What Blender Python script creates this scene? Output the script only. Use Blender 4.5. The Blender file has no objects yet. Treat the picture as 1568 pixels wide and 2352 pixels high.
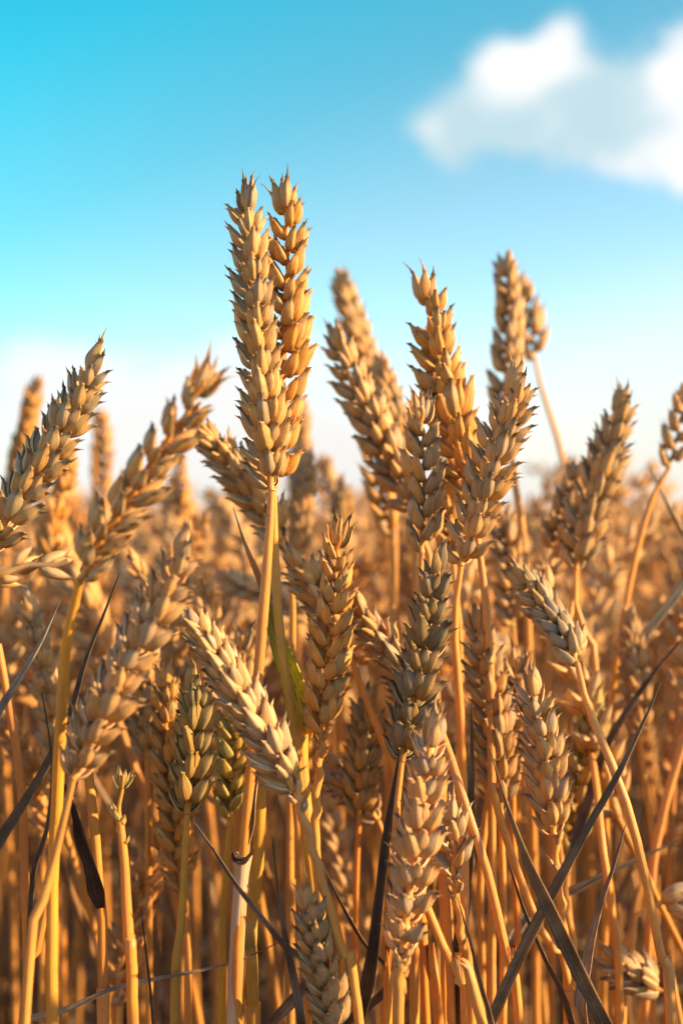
import bpy, math, random
import numpy as np
from mathutils import Vector, Matrix

random.seed(7)
rng = np.random.default_rng(11)
sc = bpy.context.scene
COL = sc.collection
R = math.radians

# ------------------------------------------------------------------ camera
CAM_H = 0.85
cam_d = bpy.data.cameras.new("camera")
cam = bpy.data.objects.new("camera", cam_d)
COL.objects.link(cam)
cam.location = (0, 0, CAM_H)
cam.rotation_euler = (R(90), 0, 0)
cam_d.sensor_fit = 'VERTICAL'
cam_d.sensor_height = 36
cam_d.sensor_width = 24
cam_d.lens = 50
cam_d.clip_start = 0.02
cam_d.clip_end = 3000
cam_d.dof.use_dof = True
cam_d.dof.focus_distance = 0.45
cam_d.dof.aperture_fstop = 6.9
cam_d.dof.aperture_blades = 7
sc.camera = cam

# ------------------------------------------------------------------ light
SUN_AZ, SUN_EL = 104.0, 20.0
world = bpy.data.worlds.new("World")
sc.world = world
world.use_nodes = True
SKY_STRENGTH = 0.112
sc.view_settings.view_transform = 'Standard'
sc.view_settings.look = 'None'
sc.view_settings.gamma = 1
sc.view_settings.exposure = 1.12
sun_d = bpy.data.lights.new("sun", 'SUN')
sun_d.energy = 5.0
sun_d.angle = R(0.6)
sun_d.color = (1.0, 0.67, 0.33)
sun = bpy.data.objects.new("sun", sun_d)
COL.objects.link(sun)
sd = Vector((math.sin(R(SUN_AZ)) * math.cos(R(SUN_EL)), math.cos(R(SUN_AZ)) * math.cos(R(SUN_EL)), math.sin(R(SUN_EL))))
sun.rotation_euler = sd.to_track_quat('Z', 'Y').to_euler()
sun.location = (3, -1, 3)
try:
    sc.cycles.max_bounces = 5
    sc.cycles.transparent_max_bounces = 4
    sc.cycles.sample_clamp_indirect = 6
except Exception:
    pass


class NT:
    """tiny node helper"""
    def __init__(s, tree):
        s.t = tree
    def n(s, typ, **kw):
        nd = s.t.nodes.new(typ)
        for k, v in kw.items():
            setattr(nd, k, v)
        return nd
    def put(s, sock, v):
        if isinstance(v, bpy.types.NodeSocket):
            s.t.links.new(v, sock)
        else:
            sock.default_value = v
    def m(s, op, a, b=0.0, c=0.0, clamp=False):
        nd = s.n('ShaderNodeMath', operation=op, use_clamp=clamp)
        s.put(nd.inputs[0], a); s.put(nd.inputs[1], b); s.put(nd.inputs[2], c)
        return nd.outputs[0]
    def mr(s, v, a, b, c=0.0, d=1.0, smooth=True):
        nd = s.n('ShaderNodeMapRange', interpolation_type='SMOOTHSTEP' if smooth else 'LINEAR')
        for i, x in enumerate((v, a, b, c, d)):
            s.put(nd.inputs[i], x)
        return nd.outputs[0]
    def mix(s, f, a, b, mode='MIX'):
        nd = s.n('ShaderNodeMix', data_type='RGBA', blend_type=mode)
        s.put(nd.inputs[0], f)
        s.put(nd.inputs[6], a if isinstance(a, bpy.types.NodeSocket) else (*a, 1)[:4])
        s.put(nd.inputs[7], b if isinstance(b, bpy.types.NodeSocket) else (*b, 1)[:4])
        return nd.outputs[2]
    def ramp(s, f, stops):
        nd = s.n('ShaderNodeValToRGB')
        e = nd.color_ramp.elements
        while len(e) < len(stops):
            e.new(0.5)
        for k, (p, c) in enumerate(stops):
            e[k].position = p
            e[k].color = (*c, 1)
        s.put(nd.inputs[0], f)
        return nd.outputs[0]
    def noise(s, vec, scale, detail=3, rough=0.55, dim='3D'):
        nd = s.n('ShaderNodeTexNoise', noise_dimensions=dim)
        if vec is not None:
            s.put(nd.inputs['Vector'], vec)
        nd.inputs['Scale'].default_value = scale
        nd.inputs['Detail'].default_value = detail
        nd.inputs['Roughness'].default_value = rough
        return nd
    def xyz(s, x, y, z):
        nd = s.n('ShaderNodeCombineXYZ')
        s.put(nd.inputs[0], x); s.put(nd.inputs[1], y); s.put(nd.inputs[2], z)
        return nd.outputs[0]


# sky: Nishita, made the clear cyan of the place, with soft clouds by direction
w = NT(world.node_tree)
bg = world.node_tree.nodes['Background']
bg.inputs[1].default_value = SKY_STRENGTH
sky = w.n('ShaderNodeTexSky', sky_type='NISHITA', sun_disc=False, sun_elevation=R(SUN_EL), sun_rotation=R(SUN_AZ))
sky.dust_density = 0.45
tc = w.n('ShaderNodeTexCoord')
sep = w.n('ShaderNodeSeparateXYZ')
w.put(sep.inputs[0], tc.outputs['Generated'])
dx, dy, dz = sep.outputs
yy = w.m('MAXIMUM', dy, 0.05)
U = w.m('DIVIDE', dx, yy)
V = w.m('DIVIDE', dz, yy)
fwd = w.mr(dy, 0.3, 0.7)
eff = w.m('ADD', w.m('MULTIPLY', w.m('MULTIPLY', U, -0.40), fwd), w.m('SUBTRACT', V, 0.035))
eff = w.m('MINIMUM', eff, 0.45)
tint = w.ramp(w.mr(eff, -0.1, 0.5, 0, 1, smooth=False), [
    (0.02, (1.1, 1.15, 1.2)), (0.17, (1.05, 1.15, 1.2)), (0.28, (0.85, 1.06, 1.14)), (0.43, (0.70, 0.97, 0.93)),
    (0.60, (0.36, 0.93, 0.89)), (0.80, (0.13, 1.02, 0.96)), (0.95, (0.05, 0.96, 0.95))])
base = w.mix(w.mr(dy, 0.35, 0.8), sky.outputs[0], w.mix(1.0, sky.outputs[0], tint, 'MULTIPLY'))
warp = w.noise(w.xyz(U, V, 0.3), 9, 4, 0.6)
wsep = w.n('ShaderNodeSeparateXYZ')
w.put(wsep.inputs[0], warp.outputs['Color'])
Uw = w.m('ADD', U, w.m('MULTIPLY', w.m('SUBTRACT', wsep.outputs[0], 0.5), 0.05))
Vw = w.m('ADD', V, w.m('MULTIPLY', w.m('SUBTRACT', wsep.outputs[1], 0.5), 0.05))
K = 3.061e-4


def blob(px, py, rx, ry, soft=0.6, warped=True):
    cu, cv = (px - 784) * K, (1176 - py) * K
    a = w.m('DIVIDE', w.m('SUBTRACT', Uw, cu), rx * K)
    b = w.m('DIVIDE', w.m('SUBTRACT', Vw, cv), ry * K)
    d = w.m('SQRT', w.m('ADD', w.m('MULTIPLY', a, a), w.m('MULTIPLY', b, b)))
    return w.mr(d, 1.15, 1.15 - soft, 0, 1)


def gauss(px, py, rx, ry, amp=1.0):
    cu, cv = (px - 784) * K, (1176 - py) * K
    a = w.m('DIVIDE', w.m('SUBTRACT', Uw, cu), rx * K)
    b = w.m('DIVIDE', w.m('SUBTRACT', Vw, cv), ry * K)
    d = w.m('ADD', w.m('MULTIPLY', a, a), w.m('MULTIPLY', b, b))
    return w.m('MULTIPLY', w.m('POWER', 2.718, w.m('MULTIPLY', d, -1.0)), amp)


def total(gs):
    o = gs[0]
    for g_ in gs[1:]:
        o = w.m('ADD', o, g_)
    return o


def union(bl):
    o = bl[0]
    for b in bl[1:]:
        o = w.m('MAXIMUM', o, b)
    return w.m('MULTIPLY', o, fwd)


puff = w.noise(w.xyz(U, V, 1.7), 30, 5, 0.65)
pn = w.m('MULTIPLY', w.m('SUBTRACT', puff.outputs[0], 0.5), 1.7)
field = total([gauss(1275, 95, 60, 75), gauss(1125, 150, 60, 70, .9), gauss(1200, 150, 60, 60, .7), gauss(1420, 190, 90, 80, .7), gauss(1210, 220, 160, 75, .9), gauss(1010, 310, 75, 38, .75), gauss(1120, 290, 130, 60, .65),
               gauss(1340, 280, 210, 80, .8), gauss(1570, 170, 85, 100, 1.0), gauss(1480, 365, 140, 40, .8), gauss(1650, 290, 140, 130, 1.0), gauss(1060, 345, 40, 50, .5)])
cloud = w.m('MULTIPLY', w.mr(w.m('ADD', field, w.m('MULTIPLY', pn, w.mr(field, 0.02, 0.4))), 0.12, 0.80), fwd)
top_w = total([gauss(1275, 95, 75, 85), gauss(1130, 145, 70, 65, .9), gauss(1200, 170, 80, 60, .8), gauss(1560, 180, 100, 150), gauss(1490, 385, 150, 40, .9), gauss(1000, 315, 45, 28, .5), gauss(1215, 150, 90, 40, .6),
               gauss(1650, 300, 90, 140, .8)])
white = w.mr(w.m('ADD', top_w, w.m('MULTIPLY', pn, 1.2)), 0.0, 1.15)
cl_col = w.mix(white, (2.4, 3.2, 3.5), (4.5, 4.4, 4.4))
col = w.mix(w.m('MULTIPLY', cloud, 0.95), base, cl_col)
puff2 = w.noise(w.xyz(U, w.m('MULTIPLY', V, 1.6), 5.1), 16, 4, 0.6)
pn2 = w.m('MULTIPLY', w.m('SUBTRACT', puff2.outputs[0], 0.5), 2.4)
lowf = total([gauss(50, 850, 150, 75), gauss(330, 930, 200, 80), gauss(500, 840, 120, 80), gauss(690, 830, 90, 90, .8), gauss(300, 1080, 650, 150, 1.3),
              gauss(850, 1120, 300, 120, .9)])
lowm = w.m('MULTIPLY', w.m('MULTIPLY', w.mr(w.m('ADD', lowf, w.m('MULTIPLY', pn2, w.mr(lowf, 0.05, 0.5))), 0.0, 1.2), 0.92), fwd)
col = w.mix(lowm, col, (4.1, 4.0, 4.0))
haz = w.m('MULTIPLY', w.mr(w.m('SUBTRACT', V, w.m('MULTIPLY', U, 0.25)), 0.15, -0.03), 0.85)
haz = w.m('MULTIPLY', haz, fwd)
col = w.mix(haz, col, (3.75, 3.6, 3.45))
w.put(bg.inputs[0], col)


# ------------------------------------------------------------------ materials
def new_mat(name):
    mt = bpy.data.materials.new(name)
    mt.use_nodes = True
    nt = NT(mt.node_tree)
    mt.node_tree.nodes.clear()
    out = nt.n('ShaderNodeOutputMaterial')
    return mt, nt, out


def finish(nt, out, colr, trans_col, rough, trans, bump=None, spec=0.35, sheen=0.0):
    p = nt.n('ShaderNodeBsdfPrincipled')
    nt.put(p.inputs['Base Color'], colr)
    nt.put(p.inputs['Roughness'], rough)
    p.inputs['Specular IOR Level'].default_value = spec
    if bump is not None:
        nt.put(p.inputs['Normal'], bump)
    if trans > 0:
        tr = nt.n('ShaderNodeBsdfTranslucent')
        nt.put(tr.inputs['Color'], trans_col)
        if bump is not None:
            nt.put(tr.inputs['Normal'], bump)
        mx = nt.n('ShaderNodeMixShader')
        mx.inputs[0].default_value = trans
        nt.t.links.new(p.outputs[0], mx.inputs[1])
        nt.t.links.new(tr.outputs[0], mx.inputs[2])
        nt.t.links.new(mx.outputs[0], out.inputs[0])
    else:
        nt.t.links.new(p.outputs[0], out.inputs[0])


def husk_material(name, bumpy=True, field=False):
    mt, n, out = new_mat(name)
    at = n.n('ShaderNodeAttribute', attribute_name='hc')
    s3 = n.n('ShaderNodeSeparateXYZ')
    n.put(s3.inputs[0], at.outputs['Vector'])
    u, v, hid = s3.outputs
    oi = n.n('ShaderNodeObjectInfo')
    tcn = n.n('ShaderNodeTexCoord')
    rnd = n.m('FRACT', n.m('ADD', n.m('MULTIPLY', hid, 7.31), n.m('MULTIPLY', oi.outputs['Random'], 13.7)))
    rnd2 = n.m('FRACT', n.m('MULTIPLY', rnd, 5.77))
    ns = n.noise(tcn.outputs['Object'], 260, 3, 0.6)
    ns2 = n.noise(tcn.outputs['Object'], 900, 2, 0.6)
    streak = n.noise(n.xyz(n.m('MULTIPLY', u, 22), n.m('MULTIPLY', v, 1.3), n.m('MULTIPLY', hid, 31)), 1.0, 3, 0.6)
    veins = n.m('SINE', n.m('MULTIPLY', u, 62))
    gold = n.mix(rnd, (0.87, 0.455, 0.12), (0.76, 0.44, 0.17))
    gold = n.mix(n.mr(rnd2, 0.35, 1.0, 0, 0.85), gold, (0.50, 0.39, 0.25))
    gold = n.mix(n.mr(ns.outputs[0], 0.42, 0.72, 0, 0.5), gold, (0.50, 0.36, 0.20))
    gold = n.mix(n.mr(streak.outputs[0], 0.46, 0.72, 0, 0.72), gold, (0.38, 0.25, 0.12))
    gold = n.mix(n.mr(v, 0.35, 0.0, 0, 0.35), gold, (0.72, 0.52, 0.16))
    # weathered tips: dark grey brown on part of the husks
    tipn = n.m('ADD', v, n.m('MULTIPLY', n.m('SUBTRACT', ns.outputs[0], 0.5), 0.35))
    tip = n.m('MULTIPLY', n.mr(tipn, 0.72, 0.98), n.mr(rnd2, 0.25, 0.8, 0.10, 0.85))
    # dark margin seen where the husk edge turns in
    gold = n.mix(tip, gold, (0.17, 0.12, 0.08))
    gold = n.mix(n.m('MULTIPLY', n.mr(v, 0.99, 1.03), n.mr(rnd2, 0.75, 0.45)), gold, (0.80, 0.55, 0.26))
    gold = n.mix(n.mr(veins, 0.2, 1.0, 0, 0.22), gold, (0.34, 0.22, 0.11))
    spk = n.mr(ns2.outputs[0], 0.68, 0.74, 0, 0.5)
    gold = n.mix(spk, gold, (0.22, 0.13, 0.07))
    rim = n.m('ABSOLUTE', n.m('SUBTRACT', u, 0.5))
    rimm = n.m('MAXIMUM', n.mr(rim, 0.47, 0.53), n.mr(rim, 0.022, 0.008, 0, 0.6))
    gold = n.mix(n.m('MULTIPLY', rimm, n.mr(v, 1.0, 0.7, 0, 0.7)), gold, (0.90, 0.66, 0.36))
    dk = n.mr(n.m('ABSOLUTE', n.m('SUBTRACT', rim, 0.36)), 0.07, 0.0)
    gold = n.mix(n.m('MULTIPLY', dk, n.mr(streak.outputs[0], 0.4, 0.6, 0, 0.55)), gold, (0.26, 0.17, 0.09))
    gold = n.mix(1.0, gold, oi.outputs['Color'], 'MULTIPLY')
    if field:
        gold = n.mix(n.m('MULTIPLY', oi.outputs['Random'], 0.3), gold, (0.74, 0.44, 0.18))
    bn = None
    if bumpy:
        h = n.m('ADD', n.m('MULTIPLY', veins, 0.12), n.m('MULTIPLY', streak.outputs[0], 1.2))
        h = n.m('ADD', h, n.m('MULTIPLY', ns2.outputs[0], 0.6))
        b = n.n('ShaderNodeBump')
        b.inputs['Strength'].default_value = 0.6
        b.inputs['Distance'].default_value = 0.00028
        n.put(b.inputs['Height'], h)
        bn = b.outputs[0]
    tcol = n.mix(1.0, gold, (1.0, 0.80, 0.55), 'MULTIPLY')
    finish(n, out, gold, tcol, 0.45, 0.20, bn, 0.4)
    return mt


def straw_material(name, c1, c2, trans=0.12, field=False):
    mt, n, out = new_mat(name)
    at = n.n('ShaderNodeAttribute', attribute_name='hc')
    s3 = n.n('ShaderNodeSeparateXYZ')
    n.put(s3.inputs[0], at.outputs['Vector'])
    u, v, hid = s3.outputs
    oi = n.n('ShaderNodeObjectInfo')
    tcn = n.n('ShaderNodeTexCoord')
    mp = n.n('ShaderNodeMapping')
    mp.inputs['Scale'].default_value = (1, 1, 0.06)
    n.put(mp.inputs[0], tcn.outputs['Object'])
    fib = n.noise(mp.outputs[0], 2600, 3, 0.7)
    pat = n.noise(tcn.outputs['Object'], 45, 4, 0.6)
    patf = n.noise(tcn.outputs['Object'], 420, 3, 0.6)
    c = n.mix(n.mr(pat.outputs[0], 0.35, 0.65), c1, c2)
    c = n.mix(n.mr(fib.outputs[0], 0.45, 0.72, 0, 0.45), c, (0.42, 0.24, 0.09))
    c = n.mix(n.mr(patf.outputs[0], 0.62, 0.75, 0, 0.6), c, (0.25, 0.13, 0.06))
    c = n.mix(1.0, c, oi.outputs['Color'], 'MULTIPLY')
    if not field:
        dirt = n.noise(tcn.outputs['Object'], 14, 3, 0.6)
        c = n.mix(n.mr(dirt.outputs[0], 0.55, 0.75, 0, 0.4), c, (0.40, 0.24, 0.13))
    if field:
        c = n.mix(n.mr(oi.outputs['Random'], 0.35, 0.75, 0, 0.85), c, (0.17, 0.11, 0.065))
    b = n.n('ShaderNodeBump')
    b.inputs['Strength'].default_value = 0.4
    b.inputs['Distance'].default_value = 0.0002
    n.put(b.inputs['Height'], n.m('ADD', fib.outputs[0], n.m('MULTIPLY', n.m('SINE', n.m('MULTIPLY', u, 45)), 0.25)))
    finish(n, out, c, n.mix(1.0, c, (1, 0.8, 0.5), 'MULTIPLY'), 0.42, trans, b.outputs[0], 0.45)
    return mt


def leaf_material(name, field=False):
    mt, n, out = new_mat(name)
    at = n.n('ShaderNodeAttribute', attribute_name='hc')
    s3 = n.n('ShaderNodeSeparateXYZ')
    n.put(s3.inputs[0], at.outputs['Vector'])
    u, v, hid = s3.outputs
    oi = n.n('ShaderNodeObjectInfo')
    tcn = n.n('ShaderNodeTexCoord')
    st = n.noise(n.xyz(n.m('MULTIPLY', u, 26), n.m('MULTIPLY', v, 2.2), oi.outputs['Random']), 1.0, 4, 0.65)
    pat = n.noise(tcn.outputs['Object'], 70, 4, 0.65)
    c = n.mix(n.mr(st.outputs[0], 0.35, 0.65), (0.24, 0.17, 0.11), (0.80, 0.60, 0.38))
    c = n.mix(n.mr(pat.outputs[0], 0.40, 0.62, 0, 0.75), c, (0.20, 0.15, 0.105))
    c = n.mix(n.mr(v, 0.85, 1.0, 0, 0.6), c, (0.12, 0.09, 0.07))
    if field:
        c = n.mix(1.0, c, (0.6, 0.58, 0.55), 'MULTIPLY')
    c = n.mix(1.0, c, oi.outputs['Color'], 'MULTIPLY')
    b = n.n('ShaderNodeBump')
    b.inputs['Strength'].default_value = 0.6
    b.inputs['Distance'].default_value = 0.0003
    n.put(b.inputs['Height'], n.m('ADD', st.outputs[0], n.m('MULTIPLY', n.m('SINE', n.m('MULTIPLY', u, 70)), 0.3)))
    finish(n, out, c, c, 0.5, 0.18, b.outputs[0], 0.35)
    return mt


def flag_material(name):
    mt, n, out = new_mat(name)
    at = n.n('ShaderNodeAttribute', attribute_name='hc')
    s3 = n.n('ShaderNodeSeparateXYZ')
    n.put(s3.inputs[0], at.outputs['Vector'])
    u, v, hid = s3.outputs
    st = n.noise(n.xyz(n.m('MULTIPLY', u, 14), n.m('MULTIPLY', v, 7), 0.4), 1.0, 4, 0.6)
    st2 = n.noise(n.xyz(n.m('MULTIPLY', u, 22), n.m('MULTIPLY', v, 13), 4.4), 1.0, 3, 0.7)
    vv = n.m('ADD', v, n.m('MULTIPLY', n.m('SUBTRACT', st.outputs[0], 0.5), 0.14))
    # v runs 0 at the collar to 1 at the dry tip: yellow, yellow-green, then dry and dark
    c = n.ramp(vv, [(0.0, (0.70, 0.40, 0.08)), (0.10, (0.80, 0.60, 0.05)), (0.30, (0.78, 0.66, 0.04)), (0.42, (0.42, 0.42, 0.04)),
                    (0.55, (0.22, 0.22, 0.06)), (0.70, (0.50, 0.20, 0.06)), (0.82, (0.55, 0.34, 0.18)), (1.0, (0.16, 0.13, 0.10))])
    c = n.mix(n.m('MULTIPLY', n.mr(st2.outputs[0], 0.54, 0.62), n.mr(v, 0.55, 0.35)), c, (0.05, 0.14, 0.03))
    c = n.mix(n.m('MULTIPLY', n.mr(st.outputs[0], 0.60, 0.66), n.mr(v, 0.7, 0.5)), c, (0.30, 0.09, 0.03))
    b = n.n('ShaderNodeBump')
    b.inputs['Strength'].default_value = 0.4
    b.inputs['Distance'].default_value = 0.0002
    n.put(b.inputs['Height'], n.m('ADD', st.outputs[0], n.m('MULTIPLY', n.m('SINE', n.m('MULTIPLY', u, 90)), 0.3)))
    finish(n, out, c, c, 0.42, 0.25, b.outputs[0], 0.45)
    return mt


def soil_material():
    mt, n, out = new_mat("soil")
    tcn = n.n('ShaderNodeTexCoord')
    a = n.noise(tcn.outputs['Object'], 6, 6, 0.65)
    bq = n.noise(tcn.outputs['Object'], 90, 4, 0.6)
    c = n.mix(a.outputs[0], (0.06, 0.038, 0.024), (0.13, 0.08, 0.045))
    c = n.mix(n.mr(bq.outputs[0], 0.55, 0.7, 0, 0.7), c, (0.32, 0.21, 0.11))
    b = n.n('ShaderNodeBump')
    b.inputs['Distance'].default_value = 0.01
    n.put(b.inputs['Height'], bq.outputs[0])
    finish(n, out, c, c, 0.9, 0, b.outputs[0], 0.2)
    return mt


M_HUSK = husk_material("ripe_husk")
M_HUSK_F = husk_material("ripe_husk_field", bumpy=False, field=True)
M_STRAW = straw_material("golden_straw", (0.82, 0.38, 0.075), (0.66, 0.31, 0.085))
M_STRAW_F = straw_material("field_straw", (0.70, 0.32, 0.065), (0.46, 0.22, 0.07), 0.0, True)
M_LEAF = leaf_material("dry_leaf")
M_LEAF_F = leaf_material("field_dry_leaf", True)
M_FLAG = flag_material("yellow_green_leaf")
M_SOIL = soil_material()


# ------------------------------------------------------------------ mesh helpers
class MB:
    def __init__(s):
        s.v, s.a, s.f, s.mi, s.n = [], [], [], [], 0
    def add(s, verts, attr, faces, mat=0):
        s.v.append(verts); s.a.append(attr); s.f.append(faces + s.n)
        s.mi.append(np.full(len(faces), mat, dtype=np.int32))
        s.n += len(verts)
    def grid(s, P, A, wrap=True, mat=0):
        m, k = P.shape[:2]
        i = np.arange(m - 1)[:, None]
        j = np.arange(k if wrap else k - 1)[None, :]
        j2 = (j + 1) % k
        F = np.stack([i * k + j, i * k + j2, (i + 1) * k + j2, (i + 1) * k + j], -1).reshape(-1, 4)
        s.add(P.reshape(-1, 3), A.reshape(-1, 3), F, mat)
    def arrays(s):
        return np.concatenate(s.v), np.concatenate(s.a), np.concatenate(s.f), np.concatenate(s.mi)
    def append(s, other, M3=None, off=(0, 0, 0), idadd=0.0, mat=None):
        V_, A_, F_, I_ = other if isinstance(other, tuple) else other.arrays()
        V2 = V_ if M3 is None else V_ @ np.asarray(M3).T
        A2 = A_.copy(); A2[:, 2] = (A2[:, 2] + idadd)
        s.v.append(V2 + np.asarray(off)); s.a.append(A2); s.f.append(F_ + s.n)
        s.mi.append(I_ if mat is None else np.full(len(F_), mat, dtype=np.int32))
        s.n += len(V_)
    def mesh(s, name, mats):
        V_, A_, F_, I_ = s.arrays()
        me = bpy.data.meshes.new(name)
        me.vertices.add(len(V_)); me.vertices.foreach_set('co', V_.astype(np.float32).ravel())
        me.loops.add(F_.size); me.loops.foreach_set('vertex_index', F_.astype(np.int32).ravel())
        me.polygons.add(len(F_))
        me.polygons.foreach_set('loop_start', (np.arange(len(F_)) * 4).astype(np.int32))
        me.update(calc_edges=True)
        me.polygons.foreach_set('material_index', I_)
        me.polygons.foreach_set('use_smooth', np.ones(len(F_), dtype=bool))
        at = me.attributes.new('hc', 'FLOAT_VECTOR', 'POINT')
        at.data.foreach_set('vector', A_.astype(np.float32).ravel())
        for m_ in (mats if isinstance(mats, (list, tuple)) else [mats]):
            me.materials.append(m_)
        me.update()
        return me


def link(name, data, parent=None, loc=(0, 0, 0), color=None):
    o = bpy.data.objects.new(name, data)
    COL.objects.link(o)
    o.location = loc
    if parent:
        o.parent = parent
    if color:
        o.color = (*color, 1)
    return o


def tag(o, label=None, cat=None, group=None, kind=None):
    if label: o['label'] = label
    if cat: o['category'] = cat
    if group: o['group'] = group
    if kind: o['kind'] = kind
    return o


def spline(pts, n):
    """Catmull-Rom through pts, resampled evenly to n points"""
    P_ = np.array(pts, float)
    if len(P_) == 2:
        t = np.linspace(0, 1, n)[:, None]
        return P_[0] * (1 - t) + P_[1] * t
    Q = np.vstack([2 * P_[0] - P_[1], P_, 2 * P_[-1] - P_[-2]])
    out = []
    for i in range(1, len(Q) - 2):
        p0, p1, p2, p3 = Q[i - 1:i + 3]
        for t in np.linspace(0, 1, 12, endpoint=False):
            out.append(0.5 * ((2 * p1) + (-p0 + p2) * t + (2 * p0 - 5 * p1 + 4 * p2 - p3) * t * t + (-p0 + 3 * p1 - 3 * p2 + p3) * t ** 3))
    out.append(Q[-2])
    out = np.array(out)
    L = np.concatenate([[0], np.cumsum(np.linalg.norm(np.diff(out, axis=0), axis=1))])
    s = np.linspace(0, L[-1], n)
    return np.stack([np.interp(s, L, out[:, k]) for k in range(3)], 1)


def plen(P_):
    return float(np.linalg.norm(np.diff(P_, axis=0), axis=1).sum())


def norm(a):
    return a / (np.linalg.norm(a, axis=-1, keepdims=True) + 1e-12)


def frames(path, ref=(0, 1, 0)):
    T = norm(np.gradient(path, axis=0))
    Vv = np.array(ref, float)[None, :] - T * (T @ np.array(ref, float))[:, None]
    Vv = norm(Vv)
    X = np.cross(T, Vv)
    return T, X, Vv


def tube(mb, path, rad, k=10, hid=0.0, mat=0, ref=(0, 1, 0), oval=1.0, ridges=0.0):
    T, X, Vv = frames(path, ref)
    th = np.linspace(0, 2 * np.pi, k, endpoint=False)
    rad = np.broadcast_to(np.asarray(rad, float), (len(path),))
    rr = rad[:, None] * (1 + ridges * np.cos(th * 5)[None, :])
    P_ = path[:, None, :] + rr[..., None] * (np.cos(th)[None, :, None] * X[:, None, :] + oval * np.sin(th)[None, :, None] * Vv[:, None, :])
    vv = np.linspace(0, 1, len(path))[:, None] * np.ones((1, k))
    uu = np.abs(np.pi - th)[None, :] / np.pi * np.ones((len(path), 1))
    A = np.stack([uu, vv, np.full_like(uu, hid)], -1)
    mb.grid(P_, A, True, mat)


def rotx(a):
    c, s = math.cos(a), math.sin(a)
    return np.array([[1, 0, 0], [0, c, -s], [0, s, c]])


def roty(a):
    c, s = math.cos(a), math.sin(a)
    return np.array([[c, 0, s], [0, 1, 0], [-s, 0, c]])


def rotz(a):
    c, s = math.cos(a), math.sin(a)
    return np.array([[c, -s, 0], [s, c, 0], [0, 0, 1]])


def prof(t, e=0.8):
    return 0.16 * (1 - t) ** 2 + np.sin(np.pi * np.clip(t, 0, 1) ** 0.66) ** e


def husk_shell(mb, M, o, L, W, D, nt, na, th0, th1, bow, beak, curl, hid, tipout=0.0009, thick=0.00022, gape=0.0, skew=0.0, pe=0.8):
    """a boat-shaped glume or lemma with a keel, real thickness and a beak"""
    t = np.linspace(0, 1, nt)
    p = np.maximum(prof(t, pe), 0.34 * t ** 3 + 0.02) * (1 + 0.035 * np.sin(t * 11 + hid * 40))
    th = np.linspace(th0, th1, na)
    tt = np.concatenate([th, th[::-1]])
    inner = np.concatenate([np.zeros(na), np.ones(na)])
    nb = 5 if beak > 0 else 0
    rows, attr = [], []
    for i in range(nt):
        w2 = max(W / 2 * p[i] - 0, 1e-4); d2 = max(D / 2 * p[i], 1e-4)
        sh = 1 - inner * min(0.8, thick / w2)
        open_ = 1 + gape * t[i] ** 2 * np.abs(np.cos(tt)) ** 2
        keel = (0.90 + 0.42 * np.maximum(np.sin(tt), 0) ** 5) * (1 + 0.035 * np.cos(tt * 12 + 1) * math.sin(math.pi * t[i]))
        x = w2 * sh * np.cos(tt) * open_ + skew * t[i] ** 3 + 0.00035 * math.sin(hid * 50) * math.sin(math.pi * t[i])
        y = bow * math.sin(math.pi * t[i]) + d2 * sh * np.sin(tt) * keel + tipout * t[i] ** 4
        rows.append(np.stack([x, y, np.full_like(x, L * t[i])], -1))
        attr.append(np.stack([tt / np.pi, np.full_like(x, t[i]), np.full_like(x, hid)], -1))
    r0 = W / 2 * p[-1]
    yk = tipout + D / 2 * p[-1] * 1.15
    for b in range(1, nb + 1):
        q = b / nb
        r = r0 * 0.62 * (1 - q) ** 1.3 + 0.00007
        x = skew * (1 + q * beak * 160) + r * np.cos(tt)
        y = yk - r * 0.9 + r * (1 - 0.2 * inner) * np.sin(tt) + curl * beak * q * q
        rows.append(np.stack([x, y, np.full_like(x, L + beak * q)], -1))
        attr.append(np.stack([tt / np.pi, np.full_like(x, 1.0 + 0.1 * q), np.full_like(x, hid)], -1))
    P_ = np.array(rows) @ M.T + o
    mb.grid(P_, np.array(attr), True)


def husk_body(mb, M, o, L, W, D, nt, na, bow, hid, beak=0.0, tipout=0.0007, curl=0.2, v0=0.0):
    t = np.linspace(0, 1, nt)
    th = np.linspace(0, 2 * np.pi, na, endpoint=False)
    rows, attr = [], []
    for i in range(nt):
        p = max(float(prof(t[i])), 0.05)
        x = W / 2 * p * np.cos(th)
        y = bow * math.sin(math.pi * t[i]) + D / 2 * p * np.sin(th) * (1 + 0.22 * np.maximum(np.sin(th), 0) ** 4) + tipout * t[i] ** 4
        rows.append(np.stack([x, y, np.full_like(x, L * t[i])], -1))
        attr.append(np.stack([np.abs(th - np.pi) / np.pi, np.full_like(x, v0 + t[i] * (1 - v0)), np.full_like(x, hid)], -1))
    if beak > 0:
        for q in (0.5, 1.0):
            r = W / 2 * 0.05 * (1 - q) + 0.00004
            rows.append(np.stack([r * np.cos(th), tipout + r * np.sin(th) + curl * beak * q * q, np.full_like(th, L + beak * q)], -1))
            attr.append(np.stack([np.abs(th - np.pi) / np.pi, np.full_like(th, 1.1), np.full_like(th, hid)], -1))
    mb.grid(np.array(rows) @ M.T + o, np.array(attr), True)


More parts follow.
